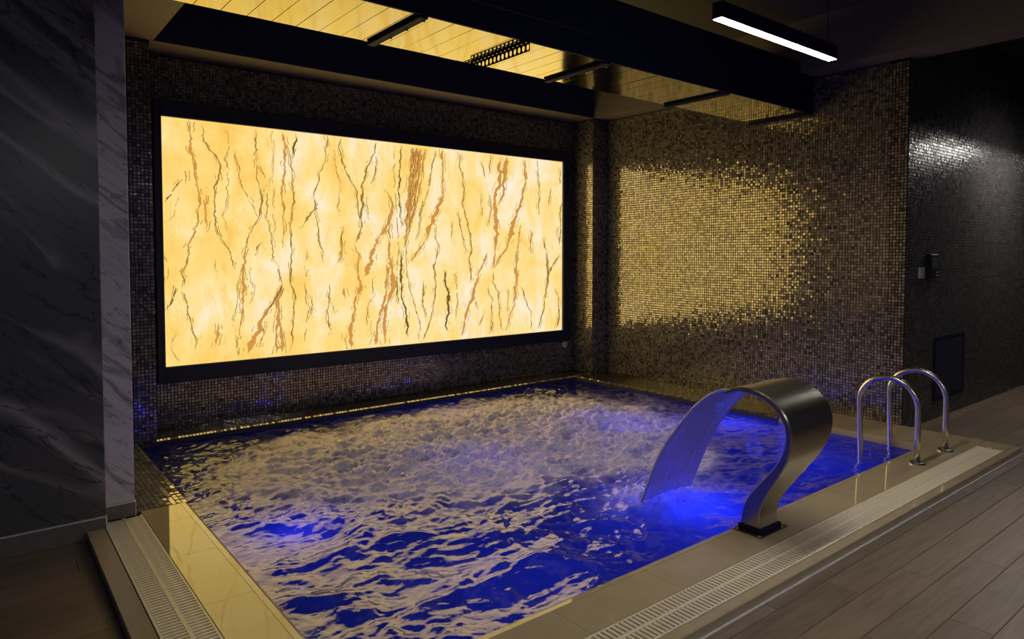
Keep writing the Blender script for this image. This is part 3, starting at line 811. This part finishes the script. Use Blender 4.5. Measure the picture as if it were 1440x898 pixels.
VEINS = """
o 1.569,2.749,18 1.561,2.615,18 1.565,2.489,24 1.593,2.390,24 1.603,2.263,18 1.625,2.124,12 1.635,2.041,18 1.621,1.938,12 1.626,1.854,18 1.582,1.751,12 1.521,1.609,18
b 1.533,1.648,13 1.538,1.565,13 1.512,1.469,18 1.476,1.393,13 1.486,1.310,24 1.497,1.258,13
b 1.478,1.214,14 1.511,1.078,14 1.528,0.994,21 1.550,0.870,14 1.578,0.791,14 1.577,0.700,6
d 1.421,1.273,12 1.384,1.123,29 1.331,1.049,11
b 1.653,2.740,6 1.681,2.602,18 1.716,2.529,18 1.776,2.451,22 1.812,2.369,25 1.804,2.251,19 1.753,2.157,31 1.770,2.061,12 1.775,1.957,12 1.755,1.897,19 1.784,1.768,12 1.814,1.696,19 1.870,1.611,19 1.894,1.552,19 1.925,1.485,13 1.911,1.412,6
b 1.855,2.705,9 1.866,2.635,9 1.890,2.533,9 1.857,2.432,9 1.881,2.329,9 1.872,2.184,9 1.877,2.092,9 1.856,1.980,9 1.824,1.900,9 1.878,1.743,9
b 1.947,2.525,10 1.977,2.363,16 1.982,2.264,10 2.019,2.160,10 2.077,2.076,10 2.121,1.971,10 2.141,1.911,10
b 2.139,2.751,7 2.144,2.618,13 2.135,2.469,10 2.147,2.376,13 2.139,2.275,13 2.178,2.169,13 2.190,2.082,24 2.181,1.960,24 2.147,1.870,13 2.072,1.734,13 2.050,1.612,13
o 2.057,1.639,13 2.016,1.512,20 2.008,1.384,26 2.012,1.256,33 2.004,1.129,33 1.995,0.995,20 1.974,0.868,10 1.972,0.747,7
b 2.167,2.391,11 2.220,2.307,11 2.232,2.186,11 2.243,2.051,11 2.235,1.900,11 2.273,1.751,11 2.292,1.614,11 2.298,1.497,11 2.351,1.365,14 2.378,1.260,28
o 2.378,1.260,28 2.335,1.157,28 2.292,1.082,28 2.201,0.956,27 2.146,0.843,54 2.084,0.718,67 2.042,0.605,40
d 2.378,1.260,11 2.335,1.157,11 2.292,1.082,21 2.201,0.956,14
o 2.398,1.231,28 2.348,1.115,28 2.332,0.935,28 2.316,0.790,21 2.313,0.581,28
o 2.353,0.933,21 2.364,0.758,28 2.369,0.576,35
o 2.404,2.740,21 2.423,2.584,28 2.406,2.321,18 2.383,2.216,17 2.395,2.058,21 2.400,1.906,11 2.389,1.614,7
b 2.445,2.621,14 2.485,2.438,11 2.489,2.223,14 2.501,2.063,18 2.478,1.908,14 2.467,1.615,14 2.466,1.531,21 2.456,1.321,21 2.490,1.151,14 2.495,0.982,14 2.479,0.841,9 2.470,0.729,14 2.432,0.570,14
b 2.314,2.737,8 2.318,2.526,8 2.294,2.286,8 2.313,2.150,8 2.297,1.944,8 2.321,1.738,8
d 2.531,2.748,21 2.537,2.679,29 2.508,2.578,21 2.514,2.496,21
b 2.847,2.754,15 2.853,2.640,19 2.821,2.465,15 2.768,2.375,15 2.744,2.231,22 2.713,2.130,15 2.726,2.002,30 2.637,1.914,29 2.577,1.799,22
b 2.726,1.974,12 2.747,1.832,12 2.760,1.674,19 2.796,1.559,12 2.802,1.458,12
b 3.008,2.757,16 2.984,2.638,19 3.021,2.496,27 3.052,2.411,19 3.114,2.313,19 3.177,2.199,19 3.192,2.081,19 3.183,1.991,19 3.222,1.874,20
b 3.403,2.754,17 3.377,2.631,25 3.293,2.459,25 3.242,2.277,24 3.232,2.053,41 3.231,1.904,41 3.205,1.754,24 3.140,1.664,24
o 3.140,1.664,16 3.187,1.560,20 3.169,1.380,20 3.201,1.275,41 3.224,1.184,57 3.150,1.112,32 3.133,0.948,16 3.091,0.801,40 3.097,0.562,40
b 3.418,2.590,17 3.392,2.422,17 3.333,2.298,17
o 3.508,2.248,13 3.585,2.114,17 3.584,1.991,35 3.522,1.851,34 3.419,1.712,29 3.368,1.620,42 3.326,1.484,66 3.300,1.363,58 3.242,1.304,16
o 3.557,1.944,17 3.548,1.791,26 3.555,1.621,34 3.537,1.591,34 3.588,1.374,35 3.595,1.188,44 3.516,1.021,34 3.480,0.837,34 3.495,0.573,43
o 3.519,1.452,26 3.508,1.114,26 3.430,0.902,34 3.394,0.728,34 3.376,0.583,76
d 3.711,2.739,18 3.683,2.459,18 3.672,2.227,22 3.688,2.011,18 3.705,1.825,13
d 3.694,1.607,18 3.693,1.373,35 3.699,1.075,27 3.760,0.884,45 3.768,0.741,36 3.768,0.630,18
o 3.844,2.729,45 3.815,2.391,36 3.777,2.077,45 3.758,1.795,27 3.748,1.623,18
o 3.899,2.727,54 3.860,2.394,36 3.822,2.079,36 3.784,1.795,18
o 3.962,2.725,64 3.915,2.437,36 3.868,2.120,36 3.812,1.843,18
b 3.871,2.724,14 3.833,2.392,13 3.795,2.077,13 3.767,1.795,13
b 3.935,2.722,12 3.887,2.396,12 3.849,2.080,12 3.793,1.764,12
o 3.999,2.720,28 3.970,2.481,18 3.914,2.240,18 3.867,2.002,9
b 3.749,1.763,12 3.756,1.529,12 3.764,1.372,13 3.834,1.054,13 3.923,0.811,13 3.922,0.586,13
b 3.624,2.731,10 3.613,2.454,10 3.636,2.071,10 3.668,1.684,11 3.657,1.373,11
b 4.005,2.150,13 3.940,2.052,13 3.920,1.830,13 3.892,1.718,13
o 4.234,2.743,48 4.234,2.614,24 4.243,2.502,14 4.232,2.372,34 4.251,2.227,19 4.203,2.168,48 4.164,2.069,48 4.116,1.947,47 4.050,1.833,56 4.012,1.720,19 3.947,1.624,37 3.800,1.466,27
b 4.139,2.726,17 4.091,2.506,17 4.043,2.272,17 3.968,2.085,17 3.939,1.902,17
b 4.468,2.741,20 4.478,2.561,20 4.517,2.448,20 4.537,2.301,25 4.516,2.167,20 4.556,1.994,20 4.606,1.829,20 4.627,1.771,31 4.636,1.611,21 4.605,1.435,31 4.636,1.325,21 4.615,1.199,21
o 4.877,1.587,16 4.824,1.467,32 4.750,1.340,31 4.708,1.222,36 4.655,1.063,41 4.563,0.856,41 4.521,0.707,25 4.501,0.574,20
b 4.456,2.082,14 4.475,1.876,14 4.525,1.669,14 4.585,1.552,14
b 4.376,1.931,14 4.346,1.708,14
b 4.784,2.652,15 4.846,2.446,15
b 4.932,2.741,15 4.910,2.510,15
b 4.762,2.272,13 4.803,1.969,13
b 4.910,2.263,17 4.920,2.041,17 4.899,1.886,17
o 5.061,2.736,44 5.050,2.425,54 4.974,2.180,43 4.985,1.975,54 5.006,1.812,54 4.995,1.630,33 4.973,1.475,27 4.951,1.354,22
b 4.951,1.354,19 4.951,1.199,19 5.038,1.092,20 5.049,0.856,20 5.093,0.608,20
o 5.171,2.745,89 5.149,2.544,55 5.116,2.308,39 5.039,2.132,22
o 5.454,2.735,40 5.466,2.453,35 5.420,2.290,23 5.385,2.182,46 5.328,2.056,57 5.272,1.940,68 5.227,1.798,79 5.182,1.649,33 5.027,1.474,27 4.973,1.371,22
b 5.653,2.752,19 5.689,2.449,19 5.678,2.051,19
o 5.571,1.859,41 5.548,1.642,29 5.572,1.552,12
o 5.385,1.961,14 5.351,1.632,16 5.328,1.544,23 5.317,1.384,46 5.329,1.206,34 5.283,0.942,23 5.215,0.768,23 5.148,0.587,22
b 5.409,1.142,23 5.479,0.933,23 5.561,0.811,24 5.561,0.602,24
b 5.751,1.771,29 5.824,1.553,29 5.850,1.313,43 5.813,1.065,31 5.753,0.801,24 5.681,0.594,24
b 6.061,1.553,33 5.923,1.405,32 5.862,1.294,32
b 6.071,2.242,25 6.060,1.711,25
b 5.974,1.106,25 6.038,0.936,25 6.038,0.720,38 5.989,0.573,25
d 4.257,1.381,15 4.266,1.266,34 4.304,1.084,49 4.313,0.894,44 4.264,0.724,34 4.312,0.647,15
b 4.181,1.658,19 4.123,1.415,24 4.141,1.196,19 4.121,0.994,19 4.034,0.739,19 3.968,0.567,19
b 3.982,1.272,15 3.962,1.057,15 3.998,0.838,15
b 4.822,0.868,17 4.759,0.692,17
b 4.686,1.028,17 4.717,0.890,17
b 4.876,1.175,19 4.940,0.974,19 4.929,0.585,19
d 1.484,2.217,12 1.406,2.099,12 1.336,1.995,11
b 1.532,2.302,11 1.518,2.162,11
d 1.414,2.531,9 1.339,2.467,9
b 1.452,2.057,7 1.403,1.885,7 1.333,1.814,7
o 1.685,2.102,12 1.688,1.953,18 1.691,1.753,6
b 1.755,1.526,9 1.747,1.388,9
o 1.777,0.914,19 1.781,0.801,31 1.742,0.692,12
b 1.961,1.311,10 1.951,1.098,10 1.911,0.972,10 1.903,0.859,10
b 1.947,0.789,12 1.950,0.560,12
b 2.061,1.424,9 2.091,1.241,9 2.049,1.066,9
d 2.171,1.667,12 2.115,1.538,12
b 2.207,0.901,11 2.185,0.771,11 2.150,0.657,11
o 2.998,1.721,23 3.004,1.574,31 2.971,1.457,16
b 2.869,1.254,14 2.852,1.094,19 2.849,0.876,14 2.878,0.727,14
d 2.686,1.144,13 2.654,0.930,13
o 3.016,1.206,39 3.038,1.087,47
b 2.921,1.047,14 2.904,0.946,14
b 3.357,1.317,10 3.330,1.090,10 3.279,0.910,10 3.262,0.790,10
b 3.011,0.732,11 3.049,0.566,11
b 2.922,2.618,8 2.943,2.403,8 2.987,2.217,9 2.954,1.983,9
b 2.999,1.838,14 2.997,1.618,14
b 3.981,1.224,17 3.961,0.953,17
d 3.640,1.327,18 3.664,0.998,18
b 3.282,2.175,11 3.304,1.906,12
b 1.340,1.583,7 1.371,1.376,7 1.329,1.282,7
b 1.414,0.867,7 1.370,0.699,7 1.427,0.591,7
b 5.896,2.426,17 5.847,2.167,17
b 6.009,1.915,16 6.048,1.664,16
b 4.098,2.010,11 4.134,1.770,11 4.190,1.609,11
b 4.404,1.362,12 4.442,1.029,12 4.401,0.782,12
b 5.193,1.131,13 5.170,0.823,13
b 2.633,1.602,10 2.599,1.247,9 2.633,0.960,10 2.592,0.677,10
b 3.313,0.999,10 3.335,0.694,10
o 6.069,2.687,38 6.045,2.454,25
"""
rv = np.random.default_rng(5)
for vi, ln_ in enumerate(VEINS.strip().splitlines()):
    kind_, *pts = ln_.split()
    q = np.array([[float(t) for t in p_.split(',')] for p_ in pts])
    d = np.r_[0, np.cumsum(np.hypot(*np.diff(q[:, :2], axis=0).T))]
    n = max(4, int(d[-1] / 0.009))
    s = np.linspace(0, d[-1], n)
    x = np.interp(s, d, q[:, 0]); z = np.interp(s, d, q[:, 1]); w = np.interp(s, d, q[:, 2]) / 1000
    w = w * {'o': 1.55, 'b': 1.1, 'd': 1.1}[kind_]
    wig = perlin(s * 9, np.full(n, vi * 1.37), 70) * 0.022 + perlin(s * 34, np.full(n, vi * 2.1), 71) * 0.012
    x = x + wig * np.clip(np.minimum(s, d[-1] - s) / 0.05, 0, 1)
    lw = w * np.clip(0.5 + 0.8 * perlin(s * 13, np.full(n, vi * 0.9 + 3), 72) + 0.35 * perlin(s * 45, np.full(n, vi * 0.9 + 3), 75), 0.08, 1)
    rw = w * np.clip(0.5 + 0.8 * perlin(s * 13, np.full(n, vi * 0.7 + 8), 73) + 0.35 * perlin(s * 45, np.full(n, vi * 0.7 + 8), 76), 0.08, 1)
    fade = np.clip(np.minimum(s, d[-1] - s) / 0.06, 0.12, 1)
    # break thin veins into dashes
    if w.mean() < 0.014:
        fade = fade * (perlin(s * 11, np.full(n, vi * 3.3), 74) > -0.22)
    yv = PYP - 0.0008 - 0.00004 * (vi % 9)
    vv = []
    for a, b, c, e, f in zip(x, z, lw, rw, fade):
        vv += [(min(max(a - c * f * 0.62, 1.327), 6.090), yv, min(max(b, 0.554), 2.754)), (min(max(a + e * f * 0.62, 1.327), 6.090), yv, min(max(b, 0.554), 2.754))]
    ff = [(2 * i, 2 * i + 1, 2 * i + 3, 2 * i + 2) for i in range(n - 1) if fade[i] > 0 and fade[i + 1] > 0]
    if not ff: continue
    link('vein', quads_mesh('vein', vv, ff), M['vein_' + kind_], sheet)
    # hairline companions that braid around the vein
    for c_ in range(2 if w.mean() > 0.012 else 1):
        sg = 1 if (c_ + vi) % 2 else -1
        xc_ = x + sg * (w * 0.55 + 0.006) + 0.03 * perlin(s * 7, np.full(n, vi + 20.3 + c_ * 5), 77) + 0.012 * perlin(s * 30, np.full(n, vi + 40.3 + c_), 78)
        on = perlin(s * 9, np.full(n, vi * 1.9 + c_ * 3.1), 79) > 0.02
        hw = 0.0018 + 0.0022 * np.clip(perlin(s * 50, np.full(n, vi * 1.1 + c_), 80) + 0.3, 0, 1)
        xa = np.clip(xc_ - hw, 1.327, 6.09); xb = np.clip(xc_ + hw, 1.327, 6.09); zz = np.clip(z, 0.554, 2.754)
        vv = np.stack([np.stack([xa, np.full(n, yv - 0.0003), zz], -1), np.stack([xb, np.full(n, yv - 0.0003), zz], -1)], 1).reshape(-1, 3)
        ff = [(2 * i, 2 * i + 1, 2 * i + 3, 2 * i + 2) for i in range(n - 1) if on[i] and on[i + 1]]
        if ff: link('vein', quads_mesh('vein', vv, ff), M['vein_d' if kind_ != 'b' or c_ else 'vein_b'], sheet)

# pale disc on the wall under the frame corner
db = tag(empty('wall_button', (6.17, YB, 0.35)), 'small pale round disc on the mosaic below the panel frame corner', 'button')
o = link('disc', lathe_mesh('disc', [(0.040, -0.004), (0.040, -0.012), (0.036, -0.016), (0.0001, -0.018)], 24, 'Y'), M['white_plastic']); o.parent = db
o = link('rim', lathe_mesh('rim', [(0.046, 0.0), (0.046, -0.008), (0.041, -0.011), (0.041, 0.0)], 24, 'Y'), M['alu']); o.parent = db

# ---- hanging bulkhead lined with mirror gold planks
BZ0, BZ1, BY0, BY1 = 2.945, 3.40, 3.46, 4.13
bh = tag(empty('ceiling_bulkhead', (3.0, 3.8, BZ0)), 'black hanging bulkhead lined underneath with mirror gold planks', 'bulkhead')
box('fascia', (-1.5, BY0, BZ0 - 0.004), (6.575, BY0 + 0.02, BZ1), M['black'], bh, 0.002)
box('back_fascia', (-1.5, BY1 - 0.02, BZ0 + 0.03), (6.575, BY1, BZ1), M['black'], bh)
box('top_board', (-1.5, BY0 + 0.02, BZ1 - 0.02), (6.575, BY1 - 0.02, BZ1), M['black'], bh)
box('edge_strip', (2.4, BY0 - 0.003, BZ0 + 0.155), (3.55, BY0, BZ0 + 0.161), M['steel'], bh)
x = -1.2
GP = 0.147
bm = bmesh.new()
HY = (BY1 - BY0 - 0.021) / 2
bm_box(bm, (0.001, -HY, 0), (GP - 0.001, HY, 0.015))
bmesh.ops.bevel(bm, geom=[e for e in bm.edges if all(q.co.z < 0.005 for q in e.verts)], offset=0.0012, segments=1, affect='EDGES')
gme = to_mesh(bm, 'plank')
gme.materials.append(M['gold'])
k = 0
while x + GP <= 6.575:
    o = bpy.data.objects.new('plank', gme); COL.objects.link(o); o.parent = bh
    o.matrix_parent_inverse = Matrix.Translation(-bh.location)
    o.location = (x, BY0 + 0.02 + HY, BZ0)
    o.rotation_euler = (random.gauss(0, 0.0015), random.gauss(0, 0.004), 0)
    x += GP


def perforated(name, pts2, length, holes, parent, x, y0, mat):
    """flat strip with round holes; pts2 = two corners in (x,z) of the section, runs along Y"""
    bm = bmesh.new()
    (xa, za), (xb, zb) = pts2
    step = length / holes
    seg = 12
    for kx in range(holes):
        yc = y0 + (kx + 0.5) * step
        outer = []
        inner = []
        for s in range(seg):
            a = 2 * math.pi * (s + 0.5) / seg
            ca, sa = math.cos(a), math.sin(a)
            m_ = max(abs(ca), abs(sa))
            outer.append((0.5 + 0.5 * sa / m_, yc + step / 2 * ca / m_))
            inner.append((0.5 + 0.33 * sa, yc + step * 0.30 * ca))
        mk = lambda t, yy: bm.verts.new((x + xa + (xb - xa) * t, yy, za + (zb - za) * t))
        vo = [mk(*q) for q in outer]; vi_ = [mk(*q) for q in inner]
        for s in range(seg):
            bm.faces.new((vo[s], vo[(s + 1) % seg], vi_[(s + 1) % seg], vi_[s]))
    ret = bmesh.ops.solidify(bm, geom=list(bm.faces), thickness=0.002)
    return link(name, to_mesh(bm, name), mat, parent)


for xb in (2.10, 3.645, 5.13, 6.53):
    box('crossbar', (xb - 0.028, BY0 + 0.002, BZ0 - 0.022), (xb + 0.028, BY1 + 0.01, BZ0 - 0.004), M['black'], bh, 0.002)
    e_ = bh
    for f in (0.06, 0.36, 0.66):
        yy = BY0 + f * (BY1 - BY0)
        o = link('bolt', lathe_mesh('bolt', [(0.007, 0.0), (0.007, -0.009), (0.0001, -0.011)], 8), M['chrome'], bh)
        o.matrix_parent_inverse = Matrix.Translation(-bh.location)
        o.location = (xb + 0.022, yy, BZ0 - 0.022)
perforated('perforated_angle', ((-0.035, BZ0 - 0.006), (0.030, BZ0 - 0.006)), BY1 - BY0 + 0.01, 15, bh, 2.875, BY0 + 0.002, M['black'])
perforated('perforated_angle', ((0.030, BZ0 - 0.004), (0.030, BZ0 - 0.062)), BY1 - BY0 + 0.01, 15, bh, 2.875, BY0 + 0.002, M['black'])


# ---- pendant linear lamps
def pendant(x0, x1, y, z, label):
    e = tag(empty('pendant_lamp', ((x0 + x1) / 2, y, z)), label, 'lamp', 'black linear pendant lamps')
    w, hh = 0.030, 0.085
    bm = bmesh.new()
    bm_box(bm, (x0, y - w, z + 0.003), (x1, y + w, z + hh))
    bm_bevel(bm, 0.002)
    link('housing', to_mesh(bm, 'housing'), M['black'], e)
    box('diffuser', (x0 + 0.006, y - w + 0.004, z), (x1 - 0.006, y + w - 0.004, z + 0.004), M['lamp'], e)
    for s, xx in ((1, x0 + 0.06), (-1, x1 - 0.06)):
        link('wire', tube_mesh('wire', [(xx, y, z + hh), (xx + 0.03 * s, y, z + 0.5), (xx + 0.05 * s, y, ZC - 0.02)], 0.0035, 8), M['black'], e)
        o = link('ceiling_cup', lathe_mesh('ceiling_cup', [(0.03, 0.0), (0.03, -0.02), (0.008, -0.03)], 16), M['black'], e)
        o.matrix_parent_inverse = Matrix.Translation(-e.location)
        o.location = (xx + 0.05 * s, y, ZC)


pendant(3.005, 4.215, 2.10, 2.75, 'black linear pendant lamp glowing white in front of the gold lined bulkhead')
pendant(8.20, 9.41, 2.10, 2.75, 'black linear pendant lamp hanging near the dark charcoal wall')
pendant(0.2, 1.41, -0.9, 2.75, 'unseen black linear pendant lamp added behind the camera to light the left floor')  # unseen lamp added to brighten the floor and marble at the left
pendant(3.005, 4.215, -0.9, 2.75, 'black linear pendant lamp over the open plank floor')

# ---- cascade spout
sp = tag(empty('cascade_spout', (3.465, 2.09, 0.0)), 'curved brushed steel cascade spout standing on the foreground coping', 'spout')
front = [(2.035, 0.012), (2.045, 0.06), (2.046, 0.11), (2.028, 0.17), (1.995, 0.235), (1.955, 0.30), (1.905, 0.38), (1.862, 0.46), (1.837, 0.54), (1.832, 0.60), (1.843, 0.66), (1.872, 0.715), (1.92, 0.763), (1.98, 0.798), (2.05, 0.817), (2.12, 0.818), (2.18, 0.805), (2.235, 0.782)]
thick = [0.128, 0.118, 0.104, 0.088, 0.074, 0.062, 0.05, 0.042, 0.038, 0.036, 0.035, 0.035, 0.034, 0.033, 0.032, 0.030, 0.027, 0.024]
xl = [3.372, 3.372, 3.370, 3.366, 3.360, 3.352, 3.340, 3.328, 3.318, 3.312, 3.308, 3.305, 3.304, 3.304, 3.304, 3.304, 3.304, 3.304]
xr = [3.556, 3.556, 3.562, 3.575, 3.598, 3.625, 3.665, 3.705, 3.735, 3.752, 3.765, 3.775, 3.780, 3.783, 3.785, 3.785, 3.785, 3.785]


def resample(a, n):
    a = np.array(a, float); i = np.linspace(0, len(a) - 1, n)
    lo = np.clip(np.floor(i).astype(int), 0, len(a) - 2); t = i - lo
    p = lambda k: a[np.clip(k, 0, len(a) - 1)]
    t = t[:, None] if a.ndim > 1 else t
    return 0.5 * (2 * p(lo) + (p(lo + 1) - p(lo - 1)) * t + (2 * p(lo - 1) - 5 * p(lo) + 4 * p(lo + 1) - p(lo + 2)) * t ** 2 + (3 * p(lo) - p(lo - 1) - 3 * p(lo + 1) + p(lo + 2)) * t ** 3)


NS = 70
fr_ = resample(front, NS); th_ = resample(thick, NS); xl_ = resample(xl, NS); xr_ = resample(xr, NS)
bm = bmesh.new()
rings = []
for i in range(NS):
    t_ = fr_[min(i + 1, NS - 1)] - fr_[max(i - 1, 0)]
    t_ = t_ / np.hypot(*t_)
    nrm = np.array([t_[1], -t_[0]])              # towards the water side
    if i < 8:
        nrm = nrm * (i / 8) + np.array([1.0, 0.0]) * (1 - i / 8); nrm /= np.hypot(*nrm)
    bk = fr_[i] + nrm * th_[i]
    r_ = min(0.006, th_[i] * 0.25)
    ring = []
    for (sx, sy) in ((0, 0), (1, 0), (1, 1), (0, 1)):
        bx_ = xl_[i] if sx == 0 else xr_[i]
        ix = r_ if sx == 0 else -r_
        for (ax, ay) in ((((0, r_), (ix, 0)) if (sx, sy) in ((0, 0), (1, 1)) else ((ix, 0), (0, r_)))):
            d_ = ay if sy == 0 else th_[i] - ay
            pt = fr_[i] + nrm * d_
            ring.append(bm.verts.new((bx_ + ax, pt[0], pt[1])))
    rings.append(ring)
for a, b in zip(rings, rings[1:]):
    for k in range(8):
        bm.faces.new((a[k], a[(k + 1) % 8], b[(k + 1) % 8], b[k]))
bm.faces.new(rings[0]); bm.faces.new(rings[-1])
me = to_mesh(bm, 'spout_body', True)
ob = link('spout_body', me, M['steel'], sp)
es = ob.modifiers.new('split', 'EDGE_SPLIT'); es.split_angle = math.radians(32)
box('base_plate', (3.325, 2.005, 0.0), (3.605, 2.190, 0.008), M['steel'], sp, 0.002)
boxes('base_collar', [((3.362, 2.024, 0.008), (3.566, 2.172, 0.034))], M['black'], sp, 0.003)
for bx_, by_ in ((3.338, 2.02), (3.592, 2.02), (3.338, 2.176), (3.592, 2.176)):
    o = link('bolt', lathe_mesh('bolt', [(0.009, 0.008), (0.009, 0.014), (0.0001, 0.016)], 10), M['chrome'], sp)
    o.matrix_parent_inverse = Matrix.Translation(-sp.location)
    o.location = (bx_, by_, 0)


# ---- pool handrails
def handrail(x, label):
    e = tag(empty('pool_handrail', (x, 2.03, 0.0)), label, 'handrail', 'steel pool handrails')
    y0, y1, zt, r = 2.03, 2.455, 0.612, 0.2125
    pts = [(x, y0, 0.004), (x, y0, 0.2), (x, y0 , zt - r)]
    for k in range(1, 24):
        a = math.pi * k / 24
        pts.append((x, (y0 + y1) / 2 - r * math.cos(a), zt - r + r * math.sin(a)))
    pts += [(x, y1, zt - r), (x, y1 - 0.01, 0.15), (x, y1 - 0.025, -0.25), (x, y1 - 0.06, -0.42), (x, 2.215, -0.47)]
    link('tube', tube_mesh('tube', pts, 0.0215, 20), M['chrome'], e)
    o = link('flange', lathe_mesh('flange', [(0.058, 0.0), (0.058, 0.007), (0.050, 0.014), (0.030, 0.018), (0.024, 0.022), (0.0215, 0.022)], 28), M['chrome'], e)
    o.matrix_parent_inverse = Matrix.Translation(-e.location)
    o.location = (x, y0, 0)


handrail(5.45, 'curved steel pool handrail nearer the cascade spout')
handrail(5.985, 'curved steel pool handrail nearer the brown mosaic wall corner')

# ---- fittings on the dark wall
YW = 2.58 - 0.0045
d = tag(empty('wall_reader', (7.08, YW, 1.43)), 'black upright control box on the charcoal mosaic wall', 'control box')
box('housing', (6.99, YW - 0.05, 1.315), (7.17, YW, 1.55), M['black_plastic'], d, 0.006)
box('screen', (7.02, YW - 0.052, 1.42), (7.14, YW - 0.05, 1.52), M['navy'], d)
for zz in (1.345, 1.375): box('key', (7.13, YW - 0.054, zz), (7.145, YW - 0.05, zz + 0.012), M['white_plastic'], d)
d = tag(empty('light_switch', (6.905, YW, 1.375)), 'small white switch plate beside the black control box', 'switch')
box('plate', (6.84, YW - 0.010, 1.325), (6.97, YW, 1.43), M['white_plastic'], d, 0.003)
box('rocker', (6.872, YW - 0.014, 1.345), (6.938, YW - 0.010, 1.41), M['white_plastic'], d, 0.002)
d = tag(empty('access_hatch', (7.63, YW, 0.14)), 'dark flush access hatch low on the charcoal mosaic wall', 'hatch')
box('door', (7.27, YW - 0.008, 0.155), (7.99, YW, 0.725), M['frame'], d, 0.003)
boxes('frame', [((7.245, YW - 0.012, 0.13), (7.268, YW, 0.75)), ((7.992, YW - 0.012, 0.13), (8.015, YW, 0.75)), ((7.268, YW - 0.012, 0.13), (7.992, YW, 0.153)), ((7.268, YW - 0.012, 0.727), (7.992, YW, 0.75))], M['black'], d)
